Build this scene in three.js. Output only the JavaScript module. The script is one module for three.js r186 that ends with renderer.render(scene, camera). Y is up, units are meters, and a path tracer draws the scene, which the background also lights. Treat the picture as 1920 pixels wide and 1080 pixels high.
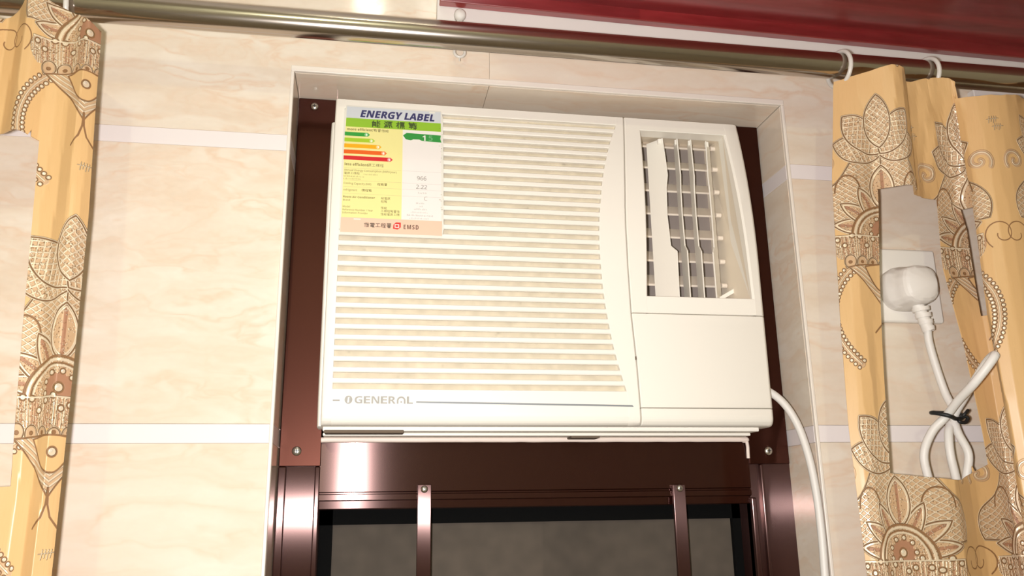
import * as THREE from 'three';
import { mergeGeometries, mergeVertices, toCreasedNormals } from 'three/addons/utils/BufferGeometryUtils.js';
import { RoundedBoxGeometry } from 'three/addons/geometries/RoundedBoxGeometry.js';
import { FontLoader } from 'three/addons/loaders/FontLoader.js';
import { TextGeometry } from 'three/addons/geometries/TextGeometry.js';
import { ImprovedNoise } from 'three/addons/math/ImprovedNoise.js';

// ---------------------------------------------------------------- camera, light, exposure
const scene = new THREE.Scene();
scene.background = new THREE.Color(0x000000);
const camera = new THREE.PerspectiveCamera(38.33, 16 / 9, 0.02, 20);
camera.rotation.order = 'YXZ';
camera.position.set(-0.1826, 1.5927, 0.7978);
camera.rotation.set(0.25946, -0.1711, -0.01474);
camera.updateMatrixWorld();

const renderer = new THREE.WebGLRenderer({ antialias: true });
renderer.toneMapping = THREE.LinearToneMapping;
renderer.toneMappingExposure = 1.0;
renderer.shadowMap.enabled = true;
renderer.shadowMap.type = THREE.PCFSoftShadowMap;

// the flash of the camera that took the picture, two fingers left of the lens
const flash = new THREE.SpotLight(new THREE.Color().setRGB(1.0, 0.97, 0.97), 2.2, 0, 1.35, 0.25, 2);
flash.position.set(-0.213, 1.59, 0.80);
flash.target.position.set(-0.02, 1.85, 0);
flash.castShadow = true;
flash.shadow.mapSize.set(2048, 2048);
flash.shadow.radius = 0.45;
flash.shadow.bias = -0.0005;
scene.add(flash, flash.target);

const LAMPS = [                                   // the two bulbs of the room; each lamp is built with its fitting below
  { at: [-0.42, 2.44, 2.35], power: 1.1, drop: 0.22 },
  { at: [-0.212, 2.665, 0.83], power: 0.02, drop: 0.0 },
];

// ---------------------------------------------------------------- helpers
let seed = 20240611;
const rnd = () => { seed = (seed * 1664525 + 1013904223) >>> 0; return seed / 4294967296; };
const noise = new ImprovedNoise();
const fbm = (x, y, z, o = 4) => { let a = 0, s = 1, t = 0; for (let i = 0; i < o; i++) { a += noise.noise(x, y, z) * s; t += s; s *= 0.5; x *= 2.03; y *= 2.03; z += 7.3; } return a / t; };
const smooth = (a, b, t) => { t = Math.min(1, Math.max(0, (t - a) / (b - a))); return t * t * (3 - 2 * t); };
const table = (pts) => (v) => {                   // piecewise linear lookup, pts sorted by the first entry
  if (v <= pts[0][0]) return pts[0][1];
  for (let i = 1; i < pts.length; i++) if (v <= pts[i][0]) { const [a, p] = pts[i - 1], [b, q] = pts[i]; return p + (q - p) * (v - a) / (b - a); }
  return pts[pts.length - 1][1];
};
const taken = new Map();
const numbered = (n) => { const k = taken.get(n) || 0; taken.set(n, k + 1); return k ? n + '_' + String(k).padStart(3, '0') : n; };
function mesh(name, geo, mat, parent = scene) {
  const g = Array.isArray(geo) ? mergeGeometries(geo.map(plain)) : geo;
  const m = new THREE.Mesh(g, mat);
  m.name = parent === scene ? numbered(name) : name;
  m.castShadow = m.receiveShadow = true;
  parent.add(m);
  return m;
}
function plain(g) {                                // same attributes on everything, so that geometries merge
  const r = g.index ? g.toNonIndexed() : g;
  for (const k of Object.keys(r.attributes)) if (!['position', 'normal', 'uv'].includes(k)) r.deleteAttribute(k);
  if (!r.attributes.normal) r.computeVertexNormals();
  if (!r.attributes.uv) { const p = r.attributes.position, u = new Float32Array(p.count * 2); for (let i = 0; i < p.count; i++) { u[2 * i] = p.getX(i); u[2 * i + 1] = p.getY(i); } r.setAttribute('uv', new THREE.BufferAttribute(u, 2)); }
  return r;
}
function group(name, label, category, grp) {
  const g = new THREE.Group(); g.name = numbered(name); scene.add(g);
  g.userData = { label, category }; if (grp) g.userData.group = grp;
  return g;
}
function structure(name, label, category) { const g = group(name, label, category); g.userData.kind = 'structure'; return g; }
function tagged(m, label, category, grp) { m.userData = { label, category }; if (grp) m.userData.group = grp; return m; }
const part = (m, label) => { m.userData.label = label; return m; };

function tris(list, uvOf) {                        // list of triangles [a, b, c] of [x, y, z]
  const p = [], u = [];
  for (const t of list) for (const v of t) { p.push(...v); const w = uvOf ? uvOf(v) : [v[0], v[1]]; u.push(...w); }
  const g = new THREE.BufferGeometry();
  g.setAttribute('position', new THREE.Float32BufferAttribute(p, 3));
  g.setAttribute('uv', new THREE.Float32BufferAttribute(u, 2));
  g.computeVertexNormals();
  return g;
}
function solid(rows, crease = 0.6, uvOf) {         // skin over closed loops of equal length, ends capped
  const T = [], n = rows[0].length;
  for (let i = 0; i + 1 < rows.length; i++) for (let k = 0; k < n; k++) {
    const a = rows[i][k], b = rows[i][(k + 1) % n], c = rows[i + 1][(k + 1) % n], d = rows[i + 1][k];
    T.push([a, b, c], [a, c, d]);
  }
  const cap = (r, flip) => { for (let k = 1; k + 1 < n; k++) T.push(flip ? [r[0], r[k + 1], r[k]] : [r[0], r[k], r[k + 1]]); };
  cap(rows[0], true); cap(rows[rows.length - 1], false);
  let vol = 0;
  for (const [a, b, c] of T) vol += a[0] * (b[1] * c[2] - b[2] * c[1]) - a[1] * (b[0] * c[2] - b[2] * c[0]) + a[2] * (b[0] * c[1] - b[1] * c[0]);
  if (vol < 0) for (const t of T) t.reverse();
  return toCreasedNormals(tris(T, uvOf), crease);
}
const box = (x0, x1, y0, y1, z0, z1) => { const g = new THREE.BoxGeometry(x1 - x0, y1 - y0, z1 - z0); g.translate((x0 + x1) / 2, (y0 + y1) / 2, (z0 + z1) / 2); return g; };
const rbox = (x0, x1, y0, y1, z0, z1, r, s = 2) => { const g = new RoundedBoxGeometry(x1 - x0, y1 - y0, z1 - z0, s, r); g.translate((x0 + x1) / 2, (y0 + y1) / 2, (z0 + z1) / 2); return g; };
function plate(x0, x1, y0, y1, z0, z1, b = 0.0008, ou = 0, ov = 0) {   // flat piece facing +z with a chamfer around its face
  const A = [[x0, y0, z0], [x1, y0, z0], [x1, y1, z0], [x0, y1, z0]], B = A.map(([x, y]) => [x, y, z1 - b]);
  const Cc = [[x0 + b, y0 + b, z1], [x1 - b, y0 + b, z1], [x1 - b, y1 - b, z1], [x0 + b, y1 - b, z1]];
  return solid([A, B, Cc], 0.3, (v) => [v[0] + ou, v[1] + ov]);
}
function tube(points, r, seg = 80, rad = 10, closed = false) {
  const c = new THREE.CatmullRomCurve3(points.map((p) => new THREE.Vector3(...p)), closed, 'centripetal');
  return new THREE.TubeGeometry(c, seg, r, rad, closed);
}
const lathe = (pts, seg = 24) => new THREE.LatheGeometry(pts.map(([r, y]) => new THREE.Vector2(r, y)), seg);
function dataTex(w, h, fn, srgb = true, repeat = true) {
  const d = new Uint8Array(w * h * 4);
  for (let j = 0; j < h; j++) for (let i = 0; i < w; i++) { const c = fn(i / w, j / h, i, j), k = 4 * (j * w + i); d[k] = c[0]; d[k + 1] = c[1]; d[k + 2] = c[2]; d[k + 3] = 255; }
  const t = new THREE.DataTexture(d, w, h); t.magFilter = THREE.LinearFilter; t.minFilter = THREE.LinearMipmapLinearFilter; t.generateMipmaps = true;
  if (repeat) t.wrapS = t.wrapT = THREE.RepeatWrapping;
  if (srgb) t.colorSpace = THREE.SRGBColorSpace;
  t.needsUpdate = true; return t;
}
const lerp3 = (a, b, t) => [0, 1, 2].map((i) => a[i] + (b[i] - a[i]) * t);

// ---------------------------------------------------------------- materials
const std = (color, roughness = 0.5, o = {}) => new THREE.MeshPhysicalMaterial({ color, roughness, ...o });
const tileTex = dataTex(640, 480, (u, v) => {     // cream wall tile with wispy, mostly level veins
  const x = u * 9, y = v * 20, P = 9, Q = 20;
  const f = (sx, sy, s, ox = 0, oy = 0) => { const a = x * sx + ox, b = y * sy + oy, p = P * sx, q = Q * sy; return fbm(a, b, s) * (1 - u) * (1 - v) + fbm(a - p, b, s) * u * (1 - v) + fbm(a, b - q, s) * (1 - u) * v + fbm(a - p, b - q, s) * u * v; };   // blended so that it repeats
  const wx = f(0.6, 0.5, 3) * 1.6, wy = f(0.7, 0.4, 9) * 2.2;
  const n = f(0.55, 0.75, 1, wx, wy) * 1.9, vein = Math.pow(Math.max(0, 1 - Math.abs(f(0.5, 0.8, 5, wy, wx)) * 7), 2), g = f(9, 6, 2);
  let c = lerp3([229, 212, 191], [240, 230, 215], 0.5 + 0.75 * n);
  c = lerp3(c, [226, 192, 162], 0.55 * vein * (0.4 + 0.6 * smooth(-0.1, 0.3, n)));
  return c.map((q) => Math.max(0, Math.min(255, q + g * 5)));
});
tileTex.repeat.set(1 / 0.62, 1 / 0.46);
const M = {};
M.tile = std(0xffffff, 0.09, { map: tileTex });
M.band = std(0xf0e8e6, 0.22);
M.trim = std(0xefe6da, 0.3);
M.grout = std(0xe4d8c6, 0.9);
M.paint = std(0xf2eee6, 0.85);
M.ceiling = std(0xf1eee8, 0.9);
M.floor = std(0xc4b8a8, 0.45);
const brush = dataTex(512, 512, (u, v, i, j) => { const n = 128 + 90 * fbm(u * 3, v * 240, 1, 3); return [n, n, n]; }, false);
brush.repeat.set(2, 2);
M.frame = std(0x280f0b, 0.21, { metalness: 0.3, ior: 1.9, specularColor: new THREE.Color(1, 0.66, 0.62), anisotropy: 1 });   // brown anodised, drawn along its length
M.frameH = std(0x280f0b, 0.21, { metalness: 0.3, ior: 1.9, specularColor: new THREE.Color(1, 0.66, 0.62), anisotropy: 1, anisotropyRotation: Math.PI / 2 });
M.plateBrown = std(0x3c1d14, 0.38, { metalness: 0.85 });
M.gasket = std(0x050505, 0.9, { specularIntensity: 0.3 });
M.pane = std(0x5a5046, 0.85, { map: dataTex(256, 256, (u, v) => { const n = 225 + 60 * fbm(u * 5, v * 5, 4) + 30 * fbm(u * 60, v * 60, 2, 2); return [n, n, n].map((q) => Math.max(0, Math.min(255, q))); }) });
M.screw = std(0xd8d6d0, 0.28, { metalness: 1 });
M.slotDark = std(0x2a2624, 0.6);
M.acPlastic = std(0xf6f1e6, 0.42, { ior: 1.48 });
M.acInner = std(0xece0cc, 0.5);
M.filter = std(0xe9dcc6, 0.85, { map: dataTex(512, 512, (u, v) => { const n = 235 + 22 * fbm(u * 90, v * 90, 3, 2) - 200 * Math.max(0, fbm(u * 90, v * 90, 8, 3) - 0.38); return [n, n, n * 0.985].map((q) => Math.max(0, Math.min(255, q))); }) });
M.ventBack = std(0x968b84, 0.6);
M.vane = std(0xe8dccd, 0.5);
M.printGrey = std(0xa39f97, 0.5);
M.printLine = std(0x8b8f92, 0.4);
M.caulk = std(0xefdfd4, 0.45);
M.foam = std(0x6e5f50, 0.9);
M.chrome = std(0xb9b0a6, 0.17, { metalness: 1 });
M.cord = std(0xe3dfd9, 0.45);
M.plug = std(0xe6e1da, 0.55);
M.socket = std(0xf4efe6, 0.28);
M.tie = std(0x14171a, 0.5);
M.ring = std(0xeeeae2, 0.3, { transmission: 0.25, thickness: 0 });
M.whiteBoard = std(0xeae4de, 0.55);
M.wood = std(0xffffff, 0.3, { ior: 2.0, clearcoat: 0.8, clearcoatRoughness: 0.2, map: dataTex(512, 512, (u, v) => {
  const n = fbm(u * 3, v * 46, 2, 4), k = fbm(u * 30, v * 160, 6, 2);
  return lerp3([104, 18, 24], [160, 40, 44], 0.5 + 0.9 * n).map((q) => Math.max(0, Math.min(255, q + 18 * k)));
}) });

// ---------------------------------------------------------------- the room
const AX = 0.27, AT = 2.0333, AB = 0.95, AD = 0.061, WT = 0.22;   // alcove half width, head, sill, depth to the frame; wall thickness
const RX0 = -1.6, RX1 = 1.7, RZ = 3.2, RY = 2.75;
const BP = 0.2904, B0 = 1.6621, BH = 0.0087;                     // pitch, height and half width of the white bands
{
  const W = structure('wall_back', 'cream marbled tile wall with white bands around the window recess', 'wall');
  const e = 0.008;
  mesh('plaster', [box(RX0, -AX - e, 0, RY, -WT, -e), box(AX + e, RX1, 0, RY, -WT, -e), box(-AX - e, AX + e, AT + e, RY, -WT, -e), box(-AX - e, AX + e, 0, AB - e, -WT, -e)], M.grout, W);
  const joint = 0.0002, cols = [];
  for (let x = -0.066 - 0.6 * 3; x < RX1; x += 0.6) cols.push([Math.max(RX0, x), Math.min(RX1, x + 0.6)]);
  const put = (name, mat, x0, x1, y0, y1) => {
    if (x1 - x0 < 0.004 || y1 - y0 < 0.004) return;
    mesh(name, plate(x0 + joint / 2, x1 - joint / 2, y0 + joint / 2, y1 - joint / 2, -e - 0.001, name === 'white_band' ? 0.0002 : 0, 0.0003, rnd(), rnd()), mat, W);
  };
  const cut = (name, mat, x0, x1, y0, y1) => {      // keep what lies outside the recess, in one piece
    if (x1 <= -AX || x0 >= AX || y1 <= AB || y0 >= AT) return put(name, mat, x0, x1, y0, y1);
    const t = AT + 0.0066, j = joint / 2 + 0.0003, l = x0 + j, r = x1 - j, d = y0 + j, u = y1 - j, wl = -AX - 0.0035, wr = AX + 0.0035, bits = [];
    const bot = d < AB, top = u > t;
    if (!bot && !top) { if (l < wl) bits.push([[l, d], [wl, d], [wl, u], [l, u]]); if (r > wr) bits.push([[wr, d], [r, d], [r, u], [wr, u]]); }
    else if (top && !bot) bits.push(l < wl && r > wr ? [[l, d], [wl, d], [wl, t], [wr, t], [wr, d], [r, d], [r, u], [l, u]] : l < wl ? [[l, d], [wl, d], [wl, t], [r, t], [r, u], [l, u]] : r > wr ? [[l, t], [wr, t], [wr, d], [r, d], [r, u], [l, u]] : [[l, t], [r, t], [r, u], [l, u]]);
    else bits.push(l < wl && r > wr ? [[l, d], [r, d], [r, u], [wr, u], [wr, AB], [wl, AB], [wl, u], [l, u]] : l < wl ? [[l, d], [r, d], [r, AB], [wl, AB], [wl, u], [l, u]] : r > wr ? [[l, d], [r, d], [r, u], [wr, u], [wr, AB], [l, AB]] : [[l, d], [r, d], [r, AB], [l, AB]]);
    for (const p of bits) {
      const g = new THREE.ExtrudeGeometry(new THREE.Shape(p.map(([x, y]) => new THREE.Vector2(x, y))), { depth: e - 0.0001, bevelEnabled: true, bevelSize: 0.0003, bevelThickness: 0.0003, bevelSegments: 1 });
      g.translate(0, 0, -e - 0.0002); const uv = g.attributes.uv, ou = rnd(), ov = rnd(); for (let i = 0; i < uv.count; i++) uv.setXY(i, uv.getX(i) + ou, uv.getY(i) + ov);
      mesh(name, g, mat, W);
    }
  };
  for (let k = -6; k < 5; k++) {
    const yb = B0 + BP * k, y0 = Math.max(0, yb + BH), y1 = Math.min(RY, yb + BP - BH);
    for (const [x0, x1] of cols) {
      if (y1 > y0 + 0.01) cut('tile', M.tile, x0, x1, y0, y1);
      if (yb > 0.02 && yb < RY - 0.02) cut('white_band', M.band, x0, x1, yb - BH, yb + BH);
    }
  }
  // lining of the recess
  const lining = (side) => {
    for (let k = -3; k < 2; k++) {
      const yb = B0 + BP * k, y0 = Math.max(AB, yb + BH), y1 = Math.min(AT, yb + BP - BH);
      const piece = (name, mat, a, b) => { if (b - a < 0.004) return; const g = plate(-WT, 0 - 0.0035, a + 0.0001, b - 0.0001, -e, 0, 0.0003, rnd(), rnd()); g.rotateY(-side * Math.PI / 2); if (side > 0) g.translate(AX, 0, 0); else { g.rotateY(0); g.translate(-AX, 0, 0); g.translate(0, 0, -WT - 0.0035 + 0); } mesh(name, g, mat, W); };
      piece('reveal_tile', M.tile, y0, y1);
      if (yb > AB) piece('white_band', M.band, yb - BH, Math.min(AT, yb + BH));
    }
  };
  lining(1); lining(-1);
  for (const [a, b] of [[-AX, -0.066], [-0.066, AX]]) { const g = plate(a + 0.0002, b - 0.0002, -WT, -0.0035, -e, 0, 0.0003, rnd(), rnd()); g.rotateX(Math.PI / 2); g.translate(0, AT, 0); mesh('reveal_tile', g, M.tile, W); }
  mesh('corner_trim', [rbox(-AX - 0.0035, AX + 0.0035, AT, AT + 0.0066, -0.0033, 0.0012, 0.001)], M.trim, W);
  for (const s of [-1, 1]) mesh('corner_trim', [rbox(s > 0 ? AX : -AX - 0.0035, s > 0 ? AX + 0.0035 : -AX, AB, AT, -0.0033, 0.0012, 0.001)], M.trim, W);

  const shell = (name, label, cat, g, m) => { const o = mesh(name, g, m); o.userData = { label, category: cat, kind: 'structure' }; };
  shell('wall_left', 'plain off-white wall on the side of the golden curtain strip', 'wall', box(RX0 - 0.1, RX0, 0, RY, -WT, RZ + 0.1), M.paint);
  shell('wall_right', 'plain off-white wall on the side of the socket', 'wall', box(RX1, RX1 + 0.1, 0, RY, -WT, RZ + 0.1), M.paint);
  shell('wall_front', 'plain off-white wall facing the window', 'wall', box(RX0, RX1, 0, RY, RZ, RZ + 0.1), M.paint);
  shell('ceiling', 'white painted ceiling', 'ceiling', box(RX0 - 0.1, RX1 + 0.1, RY, RY + 0.1, -WT, RZ + 0.1), M.ceiling);
  shell('floor', 'light brown floor', 'floor', box(RX0 - 0.1, RX1 + 0.1, -0.1, 0, -WT, RZ + 0.1), M.floor);
}

// bulbs of the room, out of the picture; one is mirrored in the tiles
LAMPS.forEach(({ at: [x, y, z], power, drop }, i) => {
  const L = group('ceiling_lamp', i ? 'bare bulb on the ceiling close to the tiled wall' : 'bare bulb hanging on a short cable in the middle of the room', 'lamp');
  L.position.set(x, y, z);
  const top = RY - y;
  mesh('socket_holder', lathe([[0.001, 0.085], [0.022, 0.085], [0.024, 0.04], [0.018, 0.026], [0.001, 0.026]]), M.plug, L);
  if (drop) mesh('cable', tube([[0, 0.08, 0], [0, top / 2, 0], [0, top, 0]], 0.003, 8, 6), M.plug, L);
  else mesh('cable', tube([[0, 0.08, 0], [0, top, 0]], 0.012, 2, 8), M.plug, L);
  const glow = new THREE.MeshStandardMaterial({ color: 0xffffff, emissive: new THREE.Color().setRGB(1, 0.96, 0.8), emissiveIntensity: 20 });
  mesh('bulb', lathe([[0.0005, -0.038], [0.014, -0.035], [0.027, -0.024], [0.033, -0.006], [0.031, 0.01], [0.022, 0.026], [0.014, 0.034], [0.0005, 0.034]]), glow, L);
  const p = new THREE.PointLight(new THREE.Color().setRGB(0.97, 1, 0.7), power, 0, 2);
  p.castShadow = true; p.shadow.mapSize.set(1024, 1024); p.shadow.radius = 1.4; p.position.set(0, 0, 0); L.add(p); p.name = 'bulb_light';
});

// ---------------------------------------------------------------- window in the recess
function screwHead(parent, x, y, z, r) {
  const g = lathe([[0.0002, 0.0016], [r * 0.28, 0.0018], [r * 0.7, 0.0013], [r, 0], [r, -0.001], [0.0002, -0.001]], 16); g.rotateX(Math.PI / 2); g.translate(x, y, z);
  const s = mesh('screw', g, M.screw, parent);
  const c = box(x - r * 0.5, x + r * 0.5, y - r * 0.1, y + r * 0.1, z + 0.0012, z + 0.00195), d = box(x - r * 0.1, x + r * 0.1, y - r * 0.5, y + r * 0.5, z + 0.0012, z + 0.00195);
  mesh('screw_slot', [c, d], M.slotDark, s);
}
{
  const W = structure('window_1', 'dark brown metal window frame around the air conditioner with a dark pane', 'window');
  const zf = -AD;
  // jambs: a flat face between two raised lips
  const jamb = (x0, x1, lips, flip) => {
    const gs = [box(x0, x1, AB, AT, -0.12, zf - 0.001)];
    const j = mesh('jamb', gs, M.frame, W);
    for (const [a, b, h] of lips) mesh('jamb_lip', rbox(a, b, AB, h, zf - 0.01, zf + 0.004, 0.0015), M.frame, j);
  };
  jamb(-AX, -0.2295, [[-0.2697, -0.2618, 1.6352], [-0.2345, -0.2292, 1.6352]]);
  jamb(0.2205, AX, [[0.2205, 0.2262, 1.6], [0.2335, 0.2372, 1.6348]]);
  mesh('head', box(-0.2295, 0.2205, 2.018, AT, -0.12, zf - 0.002), M.frame, W);
  // screwed cover plates beside the air conditioner
  const pl = mesh('cover_plate', rbox(-0.2693, -0.2292, 1.6352, 2.0325, zf - 0.0005, zf + 0.0045, 0.0008), M.plateBrown, W);
  const pr = mesh('cover_plate', rbox(0.2215, 0.2678, 1.6348, 2.0325, zf - 0.0005, zf + 0.0045, 0.0008), M.plateBrown, W);
  screwHead(pl, -0.2525, 2.0228, zf + 0.0055, 0.0042); screwHead(pl, -0.2527, 1.6499, zf + 0.0055, 0.0046);
  screwHead(pr, 0.2442, 1.6485, zf + 0.0055, 0.0046);
  // rail under the air conditioner with its stepped lower edge
  const zt = zf + 0.003;
  const prof = [[1.6605, -0.115], [1.6605, zt - 0.0012], [1.6593, zt], [1.6105, zt], [1.6095, zt - 0.0018], [1.6083, zt - 0.0018], [1.6075, zt], [1.6025, zt], [1.6015, zt - 0.0035], [1.5945, zt - 0.0045], [1.5935, zt - 0.006], [1.5935, -0.115]];
  const ring = (x) => prof.map(([y, z]) => [x, y, z]);
  const railGeo = () => { const T = []; const a = ring(-0.2305), b = ring(0.2215); for (let k = 0; k < prof.length - 1; k++) T.push([a[k], a[k + 1], b[k + 1]], [a[k], b[k + 1], b[k]]); return toCreasedNormals(tris(T), 0.3); };
  mesh('rail', [railGeo(), box(-0.2305, 0.2215, 1.5935, 1.6605, -0.115, -0.1)], M.frameH, W);
  // stepped gasket and the dark pane behind it
  mesh('gasket', [box(-0.2305, 0.2215, 1.5785, 1.5935, -0.1, -0.0885), box(-0.2305, -0.2165, AB, 1.5935, -0.1, -0.0885), box(0.211, 0.2215, AB, 1.5935, -0.1, -0.0885)], M.gasket, W);
  part(mesh('pane', plate(-0.2305, 0.2215, AB, 1.5935, -0.104, -0.095, 0.001), M.pane, W), 'dark grey matt pane');
  mesh('sill', box(-AX, AX, AB, AB + 0.05, -0.12, zf), M.frame, W);
  for (const [a, b, sx, sy] of [[-0.1338, -0.12, -0.1271, 1.612], [0.1323, 0.1458, 0.1395, 1.6102]]) {
    const bar = mesh('security_bar', rbox(a, b, AB + 0.06, a < 0 ? 1.6167 : 1.6141, zt, zt + 0.005, 0.0008), M.frame, W);
    screwHead(bar, sx, sy, zt + 0.006, 0.0036);
    mesh('bar_foot', rbox(a + 0.002, b - 0.002, AB + 0.03, AB + 0.07, zf - 0.002, zt + 0.003, 0.0008), M.frame, bar);
  }
}

// ---------------------------------------------------------------- air conditioner
const CXL = -0.2277, CXR = 0.2245, CY0 = 1.6695, CY1 = 2.0145;
const zFace = (y) => {
  const t = Math.max(0, (y - 1.84) / 0.176);
  let z = 0.006 - 0.024 * t * t;
  if (y < CY0 + 0.009) { const d = (CY0 + 0.009 - y) / 0.009; z -= 0.009 * (1 - Math.sqrt(Math.max(0, 1 - d * d))); }
  return z;
};
const slotEnd = table([[1.70, 0.0695], [1.7046, 0.068], [1.7258, 0.0622], [1.747, 0.0572], [1.768, 0.0537], [1.7895, 0.0506], [1.811, 0.0485], [1.842, 0.0472], [1.863, 0.0472], [1.8834, 0.0485], [1.903, 0.051], [1.925, 0.0542], [1.945, 0.0585], [1.965, 0.064], [1.985, 0.0705], [2.003, 0.0785]]);
const split = table([[1.6695, 0.0826], [1.69, 0.0822], [1.7325, 0.0808], [1.782, 0.0778], [1.833, 0.0769], [1.875, 0.0771], [1.90, 0.0782], [1.95, 0.0822], [2.0145, 0.0885]]);
function arc(cx, cz, r, a0, a1, n) { const o = []; for (let i = 0; i <= n; i++) { const a = a0 + (a1 - a0) * i / n; o.push([cx + r * Math.cos(a), cz + r * Math.sin(a)]); } return o; }
function section(y, xl, xr, zf, zb, bl, br) {        // closed loop at one height, rounded at the two front edges
  const nl = bl > 0.002 ? 5 : 1, nr = br > 0.002 ? 5 : 1, H = Math.PI / 2;
  return [[xl, zb], ...arc(xl + bl, zf - bl, bl, Math.PI, H, nl), ...arc(xr - br, zf - br, br, H, 0, nr), [xr, zb]].map(([x, z]) => [x, y, z]);
}
function strip(y0, y1, xl, xr, o = {}) {
  const { zb = -0.03, bl = 0.0006, br = 0.0006, n = 14, edge = 0.0006, lift = 0 } = o;
  const L = typeof xl === 'function' ? xl : () => xl, R = typeof xr === 'function' ? xr : () => xr, ys = [];
  for (let i = 0; i <= n; i++) ys.push(y0 + (y1 - y0) * i / n);
  if (y0 <= CY0 + 1e-6) for (const d of [0.0004, 0.0009, 0.0016, 0.0026, 0.004, 0.006, 0.009]) ys.push(y0 + d);
  const rows = [];
  ys.sort((a, b) => a - b);
  const row = (y, dz) => section(y, L(y), R(y), zFace(y) + lift - dz, zb, bl, br);
  rows.push(row(y0, edge), ...ys.map((y, i) => row(i === 0 ? y0 + edge : i === ys.length - 1 ? y1 - edge : y, 0)), row(y1, edge));
  return solid(rows, 0.5);
}
const AC = group('air_conditioner', 'cream window air conditioner with slotted grille set in the dark window frame', 'air conditioner');
{
  // box behind the front, and the flange that shows past its left edge
  mesh('casing', [box(-0.2265, 0.218, 1.6715, 2.012, -0.34, -0.08), box(-0.2265, -0.2225, 1.6715, 2.012, -0.08, -0.036), box(0.214, 0.218, 1.6715, 2.012, -0.08, -0.036), box(-0.2225, 0.214, 1.6715, 1.6755, -0.08, -0.036), box(-0.2225, 0.214, 2.008, 2.012, -0.08, -0.036)], M.acInner, AC);
  mesh('casing_flange', [strip(1.6705, 1.997, -0.2325, -0.218, { zb: -0.052, lift: -0.025, bl: 0.004, br: 0.001 })], M.acPlastic, AC);
  // left half of the front: rim with slats in front of the dust filter
  const S0 = 1.706, SP = 0.0105, NS = 29, SH = 0.00265, xs = -0.2179;
  const F = mesh('front_panel', [
    strip(CY0, CY1, CXL, xs, { bl: 0.003, br: 0.0002, n: 26 }),
    strip(CY0, CY1, (y) => slotEnd(y), (y) => split(y) - 0.0005, { bl: 0.0003, br: 0.0012, n: 40 }),
    strip(CY0, S0 - SH, xs - 0.0004, (y) => slotEnd(y) + 0.001, { n: 8, lift: -0.00012, bl: 0.0001, br: 0.0001 }),
    strip(S0 + SP * (NS - 1) + SH, CY1, xs - 0.0004, (y) => slotEnd(y) + 0.001, { n: 6, lift: -0.00012, bl: 0.0001, br: 0.0001 }),
  ], M.acPlastic, AC);
  for (let k = 0; k < NS - 1; k++) mesh('slat', strip(S0 + SP * k + SH, S0 + SP * (k + 1) - SH, xs - 0.0003, slotEnd(S0 + SP * (k + 0.5)) + 0.0006, { n: 2, edge: 0.0009, lift: -0.0003, zb: zFace(S0 + SP * (k + 0.5)) - 0.0042, bl: 0.0001, br: 0.0001 }), M.acPlastic, F);
  mesh('dust_filter', [strip(1.7, 2.004, xs - 0.002, (y) => slotEnd(y) + 0.004, { n: 20, lift: -0.0062, zb: -0.034, bl: 0.0001, br: 0.0001 })], M.filter, AC);

  // right half: rim of the air outlet, control flap and lower rail
  const vl = table([[1.79, 0.0956], [1.802, 0.0958], [1.998, 0.1056]]), vr = table([[1.79, 0.2112], [1.802, 0.2115], [1.90, 0.2085], [1.998, 0.2046]]);
  const R0 = (y) => split(y) + 0.0005;
  const P = mesh('outlet_panel', [
    strip(1.784, CY1, R0, vl, { bl: 0.0012, br: 0.0012, n: 24 }),
    strip(1.784, CY1, vr, CXR, { bl: 0.002, br: 0.007, n: 24 }),
    strip(1.784, 1.802, (y) => vl(y) - 0.0015, (y) => vr(y) + 0.003, { bl: 0.0001, br: 0.0001, n: 4, lift: -0.00012 }),
    strip(1.998, CY1, (y) => 0.1041, (y) => 0.2076, { bl: 0.0001, br: 0.0001, n: 4, lift: -0.00012 }),
  ], M.acPlastic, AC);
  mesh('control_flap', [strip(1.6873, 1.7832, R0, CXR, { bl: 0.001, br: 0.007, n: 10 })], M.acPlastic, AC);
  mesh('lower_rail', [strip(CY0, 1.6866, R0, CXR, { bl: 0.001, br: 0.007, n: 8 })], M.acPlastic, AC);
  mesh('latch', [rbox(0.0789, 0.0802, 1.735, 1.7385, 0.0045, 0.0068, 0.0004)], M.foam, AC);
  // the duct behind the outlet: walls that narrow towards the back, back plate, level vanes
  const duct = (xa, ya, xb, yb) => { const A = [[vl(1.802), 1.8018, 0.001], [vr(1.802), 1.8018, 0.001], [vr(1.998), 1.998, -0.0185], [vl(1.998), 1.998, -0.0185]], Bk = [[xa, ya, -0.075], [xb, ya, -0.075], [xb, yb, -0.075], [xa, yb, -0.075]]; const T = []; for (let k = 0; k < 4; k++) { const n = (k + 1) % 4; T.push([A[k], Bk[k], Bk[n]], [A[k], Bk[n], A[n]]); } return tris(T); };
  mesh('outlet_duct', duct(0.1, 1.81, 0.206, 2.006), M.acInner, AC);
  mesh('outlet_back', box(0.098, 0.208, 1.8, 2.008, -0.078, -0.075), M.ventBack, AC);
  const vy = [1.995, 1.9687, 1.9405, 1.9125, 1.885, 1.857, 1.829];
  for (const y of vy) {
    const rows = [[0.1, 0], [0.2045, 0]].map(([x]) => [[x, y - 0.0011, -0.048], [x, y + 0.0011, -0.048], [x, y + 0.0165, -0.066], [x, y + 0.0145, -0.066]]);
    const v = mesh('vane', solid(rows, 0.3), M.vane, AC);
    const pin = new THREE.CylinderGeometry(0.0028, 0.0028, 0.006, 12); pin.rotateZ(Math.PI / 2); pin.translate(0.2035, y + 0.0005, -0.045);
    mesh('vane_pin', pin, M.vane, v);
  }
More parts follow.
